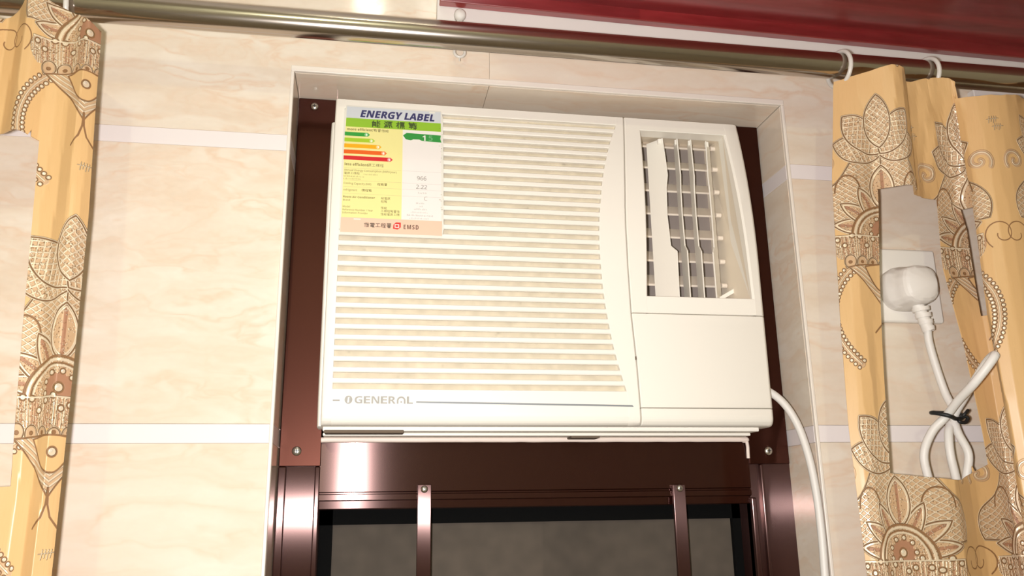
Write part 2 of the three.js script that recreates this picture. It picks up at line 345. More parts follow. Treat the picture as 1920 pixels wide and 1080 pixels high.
  // upright louvers with a cranked leading edge; the first and the last are turned
  const lead = table([[1.803, 0.0172], [1.861, 0.0182], [1.868, 0.0105], [1.905, 0.0085], [1.938, 0.0098], [1.95, 0.0125], [1.96, 0.0122], [2.0, 0.0085]]);
  const louver = (x, turn, deep = 0.012) => {
    const rows = [];
    for (const y of [1.8035, 1.83, 1.8605, 1.8685, 1.905, 1.937, 1.951, 1.975, 1.997]) rows.push([[-0.0006, y, -deep], [0.0006, y, -deep], [0.0007, y, lead(y) - 0.0005], [0, y, lead(y)], [-0.0007, y, lead(y) - 0.0005]]);
    const g = solid(rows, 0.4);
    const knob = new THREE.CylinderGeometry(0.0024, 0.0024, 0.006, 10); knob.translate(0, 1.994, 0.004);
    const q = mergeGeometries([plain(g), plain(knob)]);
    q.rotateY(turn); q.translate(x, 0, -0.036);
    mesh('louver', q, M.acPlastic, AC);
  };
  louver(0.1318, 0.62, 0.0135); louver(0.1545, -0.1, 0.005); louver(0.1708, -0.12, 0.005); louver(0.1935, -0.62, 0.008);
  // a louver lies loose at the foot of the outlet
  { const g = rbox(-0.0022, 0.0022, -0.013, 0.013, -0.001, 0.001, 0.0006); g.rotateZ(-1.05); g.translate(0.2018, 1.8165, -0.034); mesh('loose_louver', g, M.acPlastic, AC); }

  // tray lips and packing under the front
  mesh('base_tray', [rbox(-0.2265, 0.215, 1.6655, 1.6705, -0.058, -0.0135, 0.0012), rbox(-0.227, 0.213, 1.6625, 1.6655, -0.058, -0.03, 0.001)], M.acPlastic, AC);
  for (const b of [[-0.225, -0.15, 1.6636, 1.6668, -0.05, -0.012], [0.02, 0.05, 1.6605, 1.663, -0.057, -0.034]]) mesh('packing_strip', rbox(...b, 0.001), M.foam, AC);
  // print: dash, round mark, name and line
  const zp = 0.0061;
  mesh('printed_dash', rbox(-0.2173, -0.2109, 1.6916, 1.6931, 0.0055, zp + 0.0001, 0.0003), M.printGrey, F);
  mesh('printed_line', solid([[[-0.1397, 1.6904, 0.0055], [-0.1397, 1.692, 0.0055], [-0.1397, 1.692, zp], [-0.1397, 1.6904, zp]], [[0.0748, 1.6878, 0.0055], [0.0735, 1.6896, 0.0055], [0.0735, 1.6896, zp], [0.0748, 1.6878, zp]]], 0.3), M.printLine, F);
  const font = await new FontLoader().loadAsync('fonts/droid/droid_sans_bold.typeface.json');
  const letters = [];
  const H = 0.0069, y0 = 1.6895;
  const put = (s, x, w) => { const g = new TextGeometry(s, { font, size: 0.01, depth: 0.0003, curveSegments: 6, bevelEnabled: false }); g.computeBoundingBox(); const b = g.boundingBox; g.translate(-b.min.x, -b.min.y, 0); g.scale(w / (b.max.x - b.min.x), H / (b.max.y - b.min.y), 1); g.translate(x, y0, 0.0059); letters.push(g); };
  const word = [['G', 0.0072], ['E', 0.0062], ['N', 0.0074], ['E', 0.0062], ['R', 0.0068], ['A', 0.0082], ['L', 0.0058]];
  let x = -0.1972;
  for (const [s, w] of word) {
    if (s === 'A') {                                 // the A is drawn as a round arch
      const sh = new THREE.Shape(); const r = w / 2, t = 0.0016;
      sh.moveTo(0, 0); sh.lineTo(t, 0); sh.lineTo(t, H - r); sh.absarc(r, H - r, r - t, Math.PI, 0, true); sh.lineTo(w - t, 0); sh.lineTo(w, 0); sh.lineTo(w, H - r); sh.absarc(r, H - r, r, 0, Math.PI, false); sh.lineTo(0, 0);
      const g = new THREE.ExtrudeGeometry(sh, { depth: 0.0003, bevelEnabled: false, curveSegments: 10 }); g.translate(x, y0, 0.0059); letters.push(g);
      const d = new THREE.CircleGeometry(0.0009, 12); d.translate(x + r, y0 + 0.0016, 0.0062); letters.push(d);
    } else put(s, x, w);
    x += w + 0.0011;
  }
  const c = new THREE.Shape(); c.absellipse(0, 0, 0.0036, 0.0039, 0, Math.PI * 2); 
  const hole = new THREE.Path(); hole.moveTo(0.0009, 0.0028); hole.lineTo(-0.0006, 0.0022); hole.lineTo(-0.0012, -0.0029); hole.lineTo(0.0006, -0.0026); hole.lineTo(0.0006, 0.0008); hole.lineTo(0.0009, 0.0028); c.holes.push(hole);
  const lg = new THREE.ExtrudeGeometry(c, { depth: 0.0003, bevelEnabled: false, curveSegments: 16 }); lg.translate(-0.2028, y0 + 0.0035, 0.0059); letters.push(lg);
  part(mesh('printed_lettering', letters, M.printGrey, F), 'pale grey printed name');
}

// ---------------------------------------------------------------- energy label stuck on the grille
{
  const W = 512, Hh = 712, cv = document.createElement('canvas'); cv.width = W; cv.height = Hh;
  const q = cv.getContext('2d');
  const R = (c, x, y, w, h) => { q.fillStyle = c; q.fillRect(x, y, w, h); };
  R('#e6e3d8', 0, 0, W, Hh);
  R('#cfd4da', 12, 8, W - 24, 84);
  R('#f0e79c', 10, 84, 292, 540); R('#efe9e4', 302, 84, 198, 540);
  R('#8fbf2a', 12, 78, W - 24, 52);
  q.fillStyle = '#cfd4da'; q.beginPath(); q.moveTo(W - 12, 78); q.lineTo(W - 40, 78); q.quadraticCurveTo(W - 8, 100, W - 44, 132); q.lineTo(W, 132); q.lineTo(W, 78); q.closePath();
  q.fillStyle = '#2b2c62'; q.font = 'bold 58px sans-serif'; q.save(); q.transform(1, 0, -0.2, 1, 78, 68); q.scale(388 / q.measureText('ENERGY LABEL').width, 1); q.fillText('ENERGY LABEL', 0, 0); q.lineWidth = 2; q.strokeStyle = '#2b2c62'; q.strokeText('ENERGY LABEL', 0, 0); q.restore();
  const strokes = {                                   // small hand-drawn characters on a 16 grid
    neng: 'M3 2L1 5L7 5M1 7L1 15M1 7L7 7L7 14M2 10L6 10M2 12L6 12M10 1L10 7L15 7M15 3L10 5M10 9L10 15L15 15M15 10L10 12',
    yuan: 'M1 2L3 4M0 6L2 8M0 15L3 10M5 2L15 2M5 2L5 9L3 15M8 4L13 4L13 9L8 9L8 4M8 6L13 6M10 9L10 15M7 11L6 14M13 11L15 14',
    biao: 'M3 1L3 15M0 5L6 5M3 6L0 11M7 2L15 2M8 4L14 4L14 8L8 8L8 4M10 2L10 8M12 2L12 8M7 10L15 10M11 10L11 15M8 12L7 15M14 12L15 15',
    qian: 'M1 1L3 3M0 3L7 3M9 1L11 3M8 3L15 3M1 5L9 5M2 7L8 7M5 5L5 14M2 9L8 9M1 12L9 12M11 4L13 15L15 12M9 8L15 7M14 9L10 15',
    ji: 'M3 1L3 15M0 5L6 5M8 1L7 5L9 5M12 1L11 5L14 5M7 8L15 8M10 6L8 15M12 2L14 15M13 10L10 15',
    dian: 'M2 2L14 2M1 5L1 4L15 4L15 6M8 2L8 8M4 6L6 6M10 6L13 6M3 9L13 9L13 13L3 13L3 9M3 11L13 11M8 9L8 15L15 15',
    gong: 'M2 3L14 3M8 3L8 13M1 13L15 13', cheng: 'M6 1L1 3M4 2L4 15M0 6L7 6M4 7L0 12M9 2L14 2L14 6L9 6L9 2M8 9L15 9M11 9L11 15M9 12L14 12M8 15L15 15',
    shu: 'M2 1L14 1L14 4L2 4L2 1M6 1L6 4M10 1L10 4M1 9L15 9M8 5L8 9M4 7L12 7M13 6L3 12M5 11L12 11L12 15L5 15L5 11M5 13L12 13',
  };
  const glyph = (k, x, y, s, w, col) => { q.save(); q.translate(x, y); q.scale(s / 16, s / 16); q.lineWidth = w; q.strokeStyle = col; q.lineCap = 'round'; q.stroke(new Path2D(strokes[k])); q.restore(); };
  ['neng', 'yuan', 'biao', 'qian'].forEach((k, i) => glyph(k, 144 + i * 63, 83, 42, 2.1, '#3c4f1c'));
  const small = (t, x, y, s = 15, c = '#8a7f4e', b = '') => { q.fillStyle = c; q.font = b + s + 'px sans-serif'; q.letterSpacing = '0px'; q.fillText(t, x, y); };
  const cjk = (n, x, y, s, c = '#8d8352') => { const ks = Object.keys(strokes); for (let i = 0; i < n; i++) glyph(ks[(i * 5 + n + Math.floor(x + y)) % ks.length], x + i * s * 1.12, y - s, s, 1.4, c); };
  small('more efficient', 18, 152, 19, '#7b7040', 'bold '); cjk(4, 152, 153, 18);
  [['#2f9e3c', 116, '1'], ['#a8cc2c', 142, '2'], ['#f2b015', 176, '3'], ['#ea661b', 204, '4'], ['#d21b26', 234, '5']].forEach(([c, w, n], i) => {
    const y = 162 + i * 34; q.fillStyle = c; q.beginPath(); q.moveTo(8, y); q.lineTo(8 + w, y); q.lineTo(8 + w + 11, y + 11); q.lineTo(8 + w, y + 22); q.lineTo(8, y + 22); q.closePath(); q.fill();
    q.fillStyle = 'rgba(255,255,255,0.45)'; q.beginPath(); q.arc(8 + w - 7, y + 11, 10, 0, 7); q.fill(); small(n, 8 + w - 11, y + 18, 18, '#ffffff', 'bold ');
  });
  small('less efficient', 14, 352, 19, '#7b7040', 'bold '); cjk(4, 130, 353, 18);
  q.fillStyle = '#2f9440'; q.beginPath(); q.moveTo(304, 164); q.lineTo(322, 148); q.lineTo(500, 152); q.lineTo(496, 172); q.lineTo(502, 194); q.lineTo(400, 190); q.lineTo(388, 183); q.lineTo(356, 184); q.lineTo(344, 190); q.lineTo(318, 186); q.closePath(); q.fill();
  q.fillStyle = '#efe9e4'; q.font = 'bold 44px sans-serif'; q.fillText('1', 402, 189); q.globalAlpha = 0.35; q.fillText('5', 434, 187); q.globalAlpha = 1;
  q.strokeStyle = '#d9cf90'; q.lineWidth = 2;
  for (const y of [366, 432, 466, 502]) { q.beginPath(); q.moveTo(14, y); q.lineTo(298, y); q.stroke(); }
  q.strokeStyle = '#dcd5d0'; for (const y of [366, 432, 466, 502]) { q.beginPath(); q.moveTo(304, y); q.lineTo(498, y); q.stroke(); }
  small('Annual Energy Consumption (kWh/year)', 14, 382, 14.5); cjk(5, 14, 400, 14);
  small('Cooling Capacity (kW)', 14, 453, 14); cjk(3, 180, 454, 15, '#7b7040'); small('refrigerant', 14, 488, 14); cjk(3, 104, 489, 15, '#7b7040');
  small('Room Air Conditioner', 14, 524, 15, '#857a48', 'bold '); small('Brand', 14, 540, 13); cjk(3, 200, 526, 14); cjk(2, 200, 543, 14);
  small('Model', 14, 574, 13); small('Reference Number / Year', 14, 590, 13); small('Information Provider', 14, 605, 13); cjk(2, 200, 576, 14); cjk(6, 200, 592, 14); cjk(6, 200, 608, 14);
  small('966', 376, 414, 30, '#8c8580'); small('2.22', 372, 460, 30, '#8c8580'); small('C', 412, 522, 30, '#b9b0a9');
  const scribble = (x, y, w, h, c) => { q.strokeStyle = c; q.lineWidth = 1.6; for (let i = 0; i < w; i += 4 + rnd() * 4) { q.beginPath(); q.moveTo(x + i, y - h * (0.5 + 0.5 * rnd())); q.lineTo(x + i + 2 * rnd(), y); q.stroke(); } };   // print too small to read
  for (const [x, y, w, h, c] of [[384, 486, 40, 10, '#b3aaa4'], [374, 540, 44, 9, '#b3aaa4'], [392, 556, 16, 9, '#b3aaa4'], [366, 572, 62, 10, '#aaa19c'], [350, 588, 84, 9, '#c4bbb5'], [330, 604, 126, 9, '#aaa19c'], [344, 619, 92, 9, '#c4bbb5']]) scribble(x, y, w, h, c);
  for (const [x, y, w] of [[112, 400, 70], [14, 414, 100], [14, 427, 80]]) scribble(x, y, w, 9, '#9b9058');
  R('#f3c7ae', 8, 624, W - 16, 74);
  ['ji', 'dian', 'gong', 'cheng', 'shu'].forEach((k, i) => glyph(k, 122 + i * 27, 646, 24, 1.9, '#6d5c50'));
  q.fillStyle = '#d8322f'; q.beginPath(); for (const [x, y] of [[276, 640], [300, 640], [300, 664], [284, 676], [262, 672], [264, 652]]) q.lineTo(x, y); q.closePath(); q.fill();
  q.strokeStyle = '#fbe6dc'; q.lineWidth = 4; q.strokeRect(272, 651, 18, 14);
  q.fillStyle = '#5b4236'; q.font = 'bold 30px sans-serif'; q.save(); q.translate(312, 672); q.scale(0.86, 1); q.letterSpacing = '3px'; q.fillText('EMSD', 0, 0); q.restore();
  R('#f7e2d6', 70, 628, 34, 7); R('#eceadf', 440, 10, 30, 8);   // rubbed spots
  for (let i = 0; i < 26; i++) R(i % 2 ? 'rgba(120,105,80,0.35)' : 'rgba(245,240,230,0.8)', 488 + rnd() * 20, 100 + rnd() * 520, 4 + rnd() * 8, 1.5 + rnd() * 3);
  const tex = new THREE.CanvasTexture(cv); tex.colorSpace = THREE.SRGBColorSpace; tex.anisotropy = 8;
  // paper lies on the slats, its upper end following the curve of the front
  const x0 = -0.2184, x1 = -0.1148, y0 = 1.8551, y1 = 2.0062, n = 16, rows = [];
  for (let j = 0; j <= n; j++) { const y = y0 + (y1 - y0) * j / n, z = zFace(y) + 0.0002, sx = j === 0 || j === n ? 0.002 : 0; rows.push([[x0 + sx, y, z], [x1 - sx, y, z], [x1 - sx, y, z + 0.0004], [x0 + sx, y, z + 0.0004]]); }
  const g = solid(rows, 0.5, (v) => [(v[0] - x0) / (x1 - x0), (v[1] - y0) / (y1 - y0)]);
  part(mesh('energy_label', g, new THREE.MeshPhysicalMaterial({ map: tex, roughness: 0.45 }), AC), 'worn energy label with colour bars');
}

// ---------------------------------------------------------------- sealant bead under the air conditioner
{
  const pts = []; for (let i = 0; i <= 40; i++) { const t = i / 40; pts.push([-0.2295 + 0.449 * t, 1.6606 + 0.0006 * fbm(t * 30, 2, 1), -0.0545 + 0.0006 * fbm(t * 22, 5, 3)]); }
  const bead = tube(pts, 0.0027, 90, 10), drip = tube([[0.214, 1.662, -0.055], [0.2185, 1.6598, -0.0545], [0.2203, 1.654, -0.0555], [0.2206, 1.647, -0.0565], [0.2208, 1.641, -0.0572]], 0.0019, 24, 8);
  const blob = new THREE.SphereGeometry(0.0042, 14, 10); blob.scale(1.3, 0.8, 0.5); blob.translate(0.2172, 1.6605, -0.0552);
  tagged(mesh('sealant_bead', [bead, drip, blob], M.caulk), 'white sealant bead along the window rail under the air conditioner', 'sealant');
}

// ---------------------------------------------------------------- curtain rod, rings, bracket
const RODY = 2.0365, RODZ = 0.085, RODR = 0.0135;
{
  const r = group('curtain_rod', 'shiny steel curtain rod running over the window recess', 'curtain rod');
  const tubeSteel = new THREE.CylinderGeometry(RODR, RODR, 2.5, 48, 1); tubeSteel.rotateZ(Math.PI / 2); tubeSteel.translate(0.1, RODY, RODZ);
  mesh('rod', tubeSteel, M.chrome, r);
  for (const x of [-1.15, 1.35]) {
    const k = new THREE.SphereGeometry(0.019, 20, 14); k.translate(x, RODY, RODZ); mesh('finial', k, M.chrome, r);
    const s = Math.sign(x), a = new THREE.CylinderGeometry(0.006, 0.006, RODZ, 14); a.rotateX(Math.PI / 2); a.translate(x - s * 0.06, RODY, RODZ / 2);
    const b = new THREE.CylinderGeometry(0.026, 0.026, 0.006, 20); b.rotateX(Math.PI / 2); b.translate(x - s * 0.06, RODY, 0.003);
    mesh('bracket', [a, b], M.chrome, r);
  }
}
function ring(x, tilt, label) {
  const R = group('curtain_ring', label, 'curtain ring', 'white curtain rings on the rod'); R.position.set(x, RODY, RODZ);
  const t = new THREE.TorusGeometry(0.0185, 0.0023, 10, 40); t.rotateY(Math.PI / 2 + tilt); t.translate(0, -0.0035, 0);
  mesh('hoop', t, M.ring, R);
  const e = new THREE.TorusGeometry(0.004, 0.0013, 8, 18); e.rotateY(tilt); e.translate(0, -0.0265, 0);
  mesh('eyelet', e, M.ring, R);
}
ring(-0.4585, 0.1, 'white plastic ring on the rod over the narrow curtain strip');
ring(0.2925, 0.12, 'white plastic ring on the rod at the edge of the curtain over the socket');
ring(0.3935, 0.12, 'white plastic ring on the rod where the curtain over the socket bunches');
{
  const b = group('rod_clip', 'small white plastic clip behind the bare middle of the rod', 'clip');
  b.position.set(-0.1, 2.088, 0.012);
  const k = lathe([[0.0002, 0.011], [0.004, 0.0105], [0.0062, 0.008], [0.0065, 0.004], [0.0055, 0], [0.0002, 0]], 18); k.rotateX(Math.PI / 2); k.translate(0, 0.016, 0);
  mesh('boss', k, M.plug, b);
  mesh('stem', rbox(-0.003, 0.003, -0.022, 0.012, -0.001, 0.004, 0.001), M.plug, b);
  const t = new THREE.TorusGeometry(0.0056, 0.0017, 8, 24); t.translate(0, -0.0265, 0.002); mesh('eyelet', t, M.ring, b);
  mesh('tip', tube([[0, -0.033, 0.002], [0, -0.037, 0.002]], 0.0009, 4, 6), M.ring, b);
}

// ---------------------------------------------------------------- cabinet over the rod
{
  const C = group('overhead_cabinet', 'glossy dark red wooden cabinet hung over the curtain rod', 'cabinet');
  C.position.set(0.1, 2.1135, 0); C.rotation.z = -0.0135;
  const x0 = -0.222, x1 = 1.2, d = 0.56;
  const uvm = (g, sx = 1) => { const p = g.attributes.position, n = g.attributes.normal, u = []; for (let i = 0; i < p.count; i++) { const ny = Math.abs(n.getY(i)), nx = Math.abs(n.getX(i)); u.push(p.getX(i) * 0.9 + (nx > 0.6 ? p.getY(i) : 0), ny > 0.6 ? p.getZ(i) * 1.2 : nx > 0.6 ? p.getZ(i) : p.getY(i) * 1.2); } g.setAttribute('uv', new THREE.Float32BufferAttribute(u, 2)); return g; };
  part(mesh('back_panel', rbox(x0 - 0.002, x1, -0.033, 0.6, 0.001, 0.0115, 0.0008), M.whiteBoard, C), 'white board against the tiles');
  mesh('batten', uvm(plain(rbox(x0, x1, 0, 0.016, 0.0115, 0.022, 0.0012))), M.wood, C);
  mesh('bottom_board', uvm(plain(rbox(x0, x1, 0.014, 0.034, 0.0115, d, 0.0015))), M.wood, C);
  mesh('side_panel', uvm(plain(rbox(x0, x0 + 0.018, 0.034, 0.56, 0.0115, d - 0.02, 0.001))), M.wood, C);
  mesh('side_panel', uvm(plain(rbox(x1 - 0.018, x1, 0.034, 0.56, 0.0115, d - 0.02, 0.001))), M.wood, C);
  mesh('top_board', uvm(plain(rbox(x0, x1, 0.56, 0.578, 0.0115, d - 0.02, 0.001))), M.wood, C);
  for (let i = 0; i < 3; i++) { const w = (x1 - x0) / 3, dr = mesh('door', uvm(plain(rbox(x0 + w * i + 0.001, x0 + w * (i + 1) - 0.001, 0.036, 0.578, d - 0.02, d - 0.001, 0.001))), M.wood, C); mesh('handle', rbox(x0 + w * (i + 1) - 0.04, x0 + w * (i + 1) - 0.03, 0.08, 0.18, d - 0.001, d + 0.02, 0.003), M.chrome, dr); }
}
tagged(mesh('cable_trunking', rbox(0.513, 1.1, 2.0485, 2.0665, 0.0002, 0.0115, 0.0012), M.whiteBoard), 'white cable trunking on the tiles over the bunched curtain', 'trunking');

// ---------------------------------------------------------------- socket, plug and cord
{
  const S = group('wall_socket', 'white square wall socket behind the opening in the curtain', 'socket');
  S.position.set(0.3885, 1.8215, 0);
  mesh('faceplate', rbox(-0.0425, 0.0425, -0.0415, 0.0415, 0.0002, 0.0088, 0.003, 3), M.socket, S);
  for (const s of [-1, 1]) screwHead(S, s * 0.0325, 0, 0.009, 0.0028);
}
{
  const C = group('power_cord', 'white power cord from the air conditioner to the plug, bundled with a black tie', 'cord');
  const px = 0.3835, py = 1.815, rc = 0.0041;
  // plug: broad rounded base, domed grip
  const ell = (z, rx, ry, cy, n = 36, p = 2.7) => { const o = []; for (let i = 0; i < n; i++) { const a = i / n * Math.PI * 2, c = Math.cos(a), s = Math.sin(a); o.push([px + Math.sign(c) * Math.pow(Math.abs(c), 2 / p) * rx, py + cy + Math.sign(s) * Math.pow(Math.abs(s), 2 / p) * ry, z]); } return o; };
  mesh('plug', solid([ell(0.0089, 0.0255, 0.0235, 0), ell(0.017, 0.0262, 0.0242, 0), ell(0.021, 0.0255, 0.0235, 0), ell(0.025, 0.0225, 0.0222, -0.0006), ell(0.033, 0.0207, 0.0212, -0.001), ell(0.041, 0.0197, 0.0203, -0.001), ell(0.0445, 0.0183, 0.019, -0.001), ell(0.0462, 0.0155, 0.0162, -0.001)], 0.7), M.plug, C);
  const relief = mesh('strain_relief', (() => { const gs = []; const st = [[px + 0.003, py - 0.019, 0.03], [px + 0.0075, py - 0.047, 0.0335]]; for (let i = 0; i < 5; i++) { const t = i / 4, g = new THREE.CylinderGeometry(0.0098 - 0.0032 * t, 0.0094 - 0.0032 * t, 0.0042, 20); g.rotateZ(0.12); g.translate(st[0][0] + (st[1][0] - st[0][0]) * t, st[0][1] + (st[1][1] - st[0][1]) * t, st[0][2] + (st[1][2] - st[0][2]) * t); gs.push(g); } gs.push(tube([[px, py - 0.014, 0.029], [px + 0.004, py - 0.03, 0.031], [px + 0.0078, py - 0.05, 0.0335]], 0.0062, 12, 14)); return gs; })(), M.plug, C);
  const path = [[px + 0.007, py - 0.045, 0.0335], [0.3905, 1.757, 0.032], [0.3945, 1.728, 0.032], [0.3995, 1.699, 0.034], [0.4, 1.685, 0.04], [0.392, 1.671, 0.046],
    [0.3845, 1.66, 0.05], [0.381, 1.639, 0.052], [0.3845, 1.618, 0.05], [0.3905, 1.585, 0.045], [0.377, 1.572, 0.046], [0.3625, 1.585, 0.048],
    [0.355, 1.615, 0.05], [0.3525, 1.638, 0.052], [0.3625, 1.66, 0.056], [0.3725, 1.6725, 0.064], [0.3745, 1.687, 0.084], [0.3765, 1.7, 0.106], [0.3855, 1.717, 0.119], [0.3915, 1.7245, 0.12], [0.395, 1.7225, 0.107], [0.395, 1.708, 0.087], [0.3935, 1.69, 0.066], [0.3905, 1.6735, 0.053],
    [0.3945, 1.659, 0.05], [0.4025, 1.6385, 0.05], [0.3985, 1.617, 0.048], [0.393, 1.58, 0.04], [0.388, 1.5, 0.03], [0.36, 1.38, 0.025], [0.31, 1.32, 0.02], [0.265, 1.36, 0.012], [0.255, 1.45, 0.01], [0.258, 1.5245, 0.01], [0.2602, 1.5642, 0.008], [0.2602, 1.6052, 0.006], [0.2575, 1.641, 0.003], [0.251, 1.6735, -0.002], [0.241, 1.6952, -0.008], [0.2295, 1.708, -0.016], [0.219, 1.713, -0.022]];
  const c = new THREE.CatmullRomCurve3(path.map((p) => new THREE.Vector3(...p)), false, 'centripetal');
  mesh('cable', new THREE.TubeGeometry(c, 420, rc, 12), M.cord, C);
  const tie = [tube([[0.364, 1.677, 0.061], [0.372, 1.673, 0.071], [0.382, 1.6708, 0.066], [0.3925, 1.672, 0.061], [0.399, 1.6765, 0.052], [0.392, 1.679, 0.041], [0.378, 1.679, 0.043], [0.366, 1.678, 0.053]], 0.0021, 60, 8, true), tube([[0.3895, 1.672, 0.063], [0.3925, 1.6755, 0.0665], [0.3985, 1.6795, 0.064]], 0.0016, 12, 6), tube([[0.3895, 1.672, 0.063], [0.3845, 1.668, 0.067], [0.3905, 1.667, 0.067], [0.3955, 1.672, 0.066], [0.3895, 1.674, 0.065]], 0.0018, 24, 6)];
  part(mesh('cable_tie', tie, M.tie, C), 'black twist tie');
}

// ---------------------------------------------------------------- curtains
const CU = 0.15, CV = 0.305, PX = 4200;             // repeat of the embroidery in metres, drawing scale
const cw = Math.round(CU * PX), ch = Math.round(CV * PX);
function embroidery(mode) {                          // mode 0 colour, 1 relief, 2 metal thread
  seed = 777;
  const cv = document.createElement('canvas'); cv.width = cw; cv.height = ch; const q = cv.getContext('2d');
  const col = (c, h, m) => (mode === 0 ? c : mode === 1 ? `rgb(${h},${h},${h})` : `rgb(0,${m[0]},${m[1]})`);
  const SAT = col('#d8b07a', 80, [92, 0]), THR = col('#c9a680', 140, [120, 25]), PALE = col('#e6d2b4', 225, [85, 60]), DARK = col('#8a6440', 60, [150, 5]), WINE = col('#a87a5c', 105, [140, 10]);
  q.fillStyle = SAT; q.fillRect(0, 0, cw, ch);
  if (mode === 0) for (let i = 0; i < 2600; i++) { q.fillStyle = i % 2 ? 'rgba(255,225,160,0.02)' : 'rgba(90,55,20,0.02)'; q.fillRect(rnd() * cw, rnd() * ch, 2, 14 + rnd() * 40); }
  const draw = (dx, dy) => {
    seed = 4242;
    q.save(); q.translate((CU / 2 + dx) * PX, (0.115 + dy) * PX); q.scale(PX, -PX); q.lineJoin = q.lineCap = 'round';
    const line = (pts, w, c) => { q.strokeStyle = c; q.lineWidth = w; q.beginPath(); pts.forEach(([x, y], i) => (i ? q.lineTo(x, y) : q.moveTo(x, y))); q.stroke(); };
    const speckle = (x0, x1, y0, y1, n) => { for (let i = 0; i < n * 3.2; i++) { const x = x0 + (x1 - x0) * rnd(), y = y0 + (y1 - y0) * rnd(), k = rnd(); q.fillStyle = k < 0.4 ? PALE : k < 0.7 ? DARK : k < 0.8 ? THR : col('#fff2da', 250, [60, 160]); q.globalAlpha = 0.7; q.fillRect(x, y, 0.0005 + rnd() * 0.0007, 0.0005 + rnd() * 0.0006); q.globalAlpha = 1; } };
    const shape = (fn) => { q.beginPath(); fn(); q.closePath(); };
    const leaf = (L, w) => () => { q.moveTo(0, 0); q.bezierCurveTo(w * 0.9, L * 0.2, w, L * 0.72, 0, L); q.bezierCurveTo(-w, L * 0.72, -w * 0.9, L * 0.2, 0, 0); };
    const petal = (bx, by, a, L, w, hatch) => {
      q.save(); q.translate(bx, by); q.rotate(a);
      shape(leaf(L, w)); q.fillStyle = THR; q.fill(); q.save(); q.clip();
      if (hatch) { for (let t = -L; t < L * 2; t += 0.0064) { line([[-w, t], [w, t + 2 * w * 0.9]], 0.0013, PALE); line([[w, t], [-w, t + 2 * w * 0.9]], 0.0013, PALE); } speckle(-w, w, 0, L, 190); }
      else { line([[0, 0], [0, L]], 0.003, WINE); speckle(-w, w, 0, L, 90); }
      q.restore(); shape(leaf(L, w)); q.strokeStyle = PALE; q.lineWidth = 0.0027; q.stroke(); shape(leaf(L, w)); q.strokeStyle = DARK; q.lineWidth = 0.001; q.stroke();
      if (!hatch) { q.save(); q.translate(0, L * 0.07); q.scale(0.84, 0.86); shape(leaf(L, w)); q.strokeStyle = PALE; q.lineWidth = 0.0017; q.stroke(); q.restore(); }
      q.restore();
    };
    const dots = (fn, n, r, gap) => { for (let i = 0; i <= n; i++) { const [x, y, nx, ny] = fn(i / Math.max(1, n)); for (const s of gap ? [-1, 1] : [0]) { const cx = x + nx * s * gap, cy = y + ny * s * gap; q.fillStyle = DARK; q.beginPath(); q.arc(cx, cy, r * 1.25, 0, 7); q.fill(); q.fillStyle = PALE; q.beginPath(); q.arc(cx, cy, r * 0.85, 0, 7); q.fill(); q.fillStyle = col('#fff4dd', 255, [60, 120]); q.beginPath(); q.arc(cx - r * 0.2, cy + r * 0.25, r * 0.35, 0, 7); q.fill(); } } };
    const bez = (a, b, c, d) => (t) => { const u = 1 - t, P = [0, 1].map((k) => u * u * u * a[k] + 3 * u * u * t * b[k] + 3 * u * t * t * c[k] + t * t * t * d[k]), T = [0, 1].map((k) => 3 * u * u * (b[k] - a[k]) + 6 * u * t * (c[k] - b[k]) + 3 * t * t * (d[k] - c[k])), l = Math.hypot(...T); return [P[0], P[1], -T[1] / l, T[0] / l]; };
    // pearl chains beside the drop
    for (const s of [-1, 1]) { const f = bez([0.026 * s, -0.078], [0.066 * s, -0.105], [0.062 * s, -0.15], [0.03 * s, -0.178]); q.globalAlpha = 1; const pts = []; for (let i = 0; i <= 20; i++) pts.push(f(i / 20).slice(0, 2)); line(pts, 0.007, THR); line(pts, 0.0012, PALE); dots(f, 26, 0.00185, 0.0042); }
    // body under the petals, with side scrolls
    for (const s of [-1, 1]) {
      const body = () => { q.moveTo(0, 0.05); q.bezierCurveTo(0.03 * s, 0.045, 0.03 * s, 0.02, 0.045 * s, 0.006); q.bezierCurveTo(0.06 * s, -0.006, 0.066 * s, -0.016, 0.058 * s, -0.034); q.lineTo(0, -0.04); }; shape(body);
      q.fillStyle = THR; q.fill(); q.save(); q.clip(); for (let t = -0.12; t < 0.15; t += 0.0056) { line([[-0.07, t], [0.07, t + 0.1]], 0.0011, PALE); line([[0.07, t], [-0.07, t + 0.1]], 0.0011, PALE); } speckle(-0.066, 0.066, -0.04, 0.05, 420); q.restore(); shape(body); q.strokeStyle = PALE; q.lineWidth = 0.0022; q.stroke(); shape(body); q.strokeStyle = DARK; q.lineWidth = 0.0009; q.stroke();
      const sp = []; for (let i = 0; i <= 30; i++) { const a = -0.6 + i / 30 * 7.4, r = 0.0125 * (1 - i / 34); sp.push([s * (0.056 + r * Math.cos(a)), 0.026 + r * Math.sin(a)]); } line(sp, 0.0052, THR); line(sp, 0.0014, PALE);
      const so = []; for (let i = 0; i <= 30; i++) { const a = -0.9 + i / 30 * 7.2, r = 0.0165 * (1 - i / 40); so.push([s * (0.083 + r * Math.cos(a)), -0.052 + r * Math.sin(a)]); } line(so, 0.0011, DARK);
      const lp = []; for (let i = 0; i <= 20; i++) { const a = i / 20 * Math.PI * 1.2; lp.push([s * (0.034 + 0.012 * Math.cos(a)), -0.004 + 0.018 * Math.sin(a)]); } line(lp, 0.0013, DARK);
    }
    petal(0, 0.034, 1.28, 0.05, 0.02, true); petal(0, 0.034, -1.28, 0.05, 0.02, true);
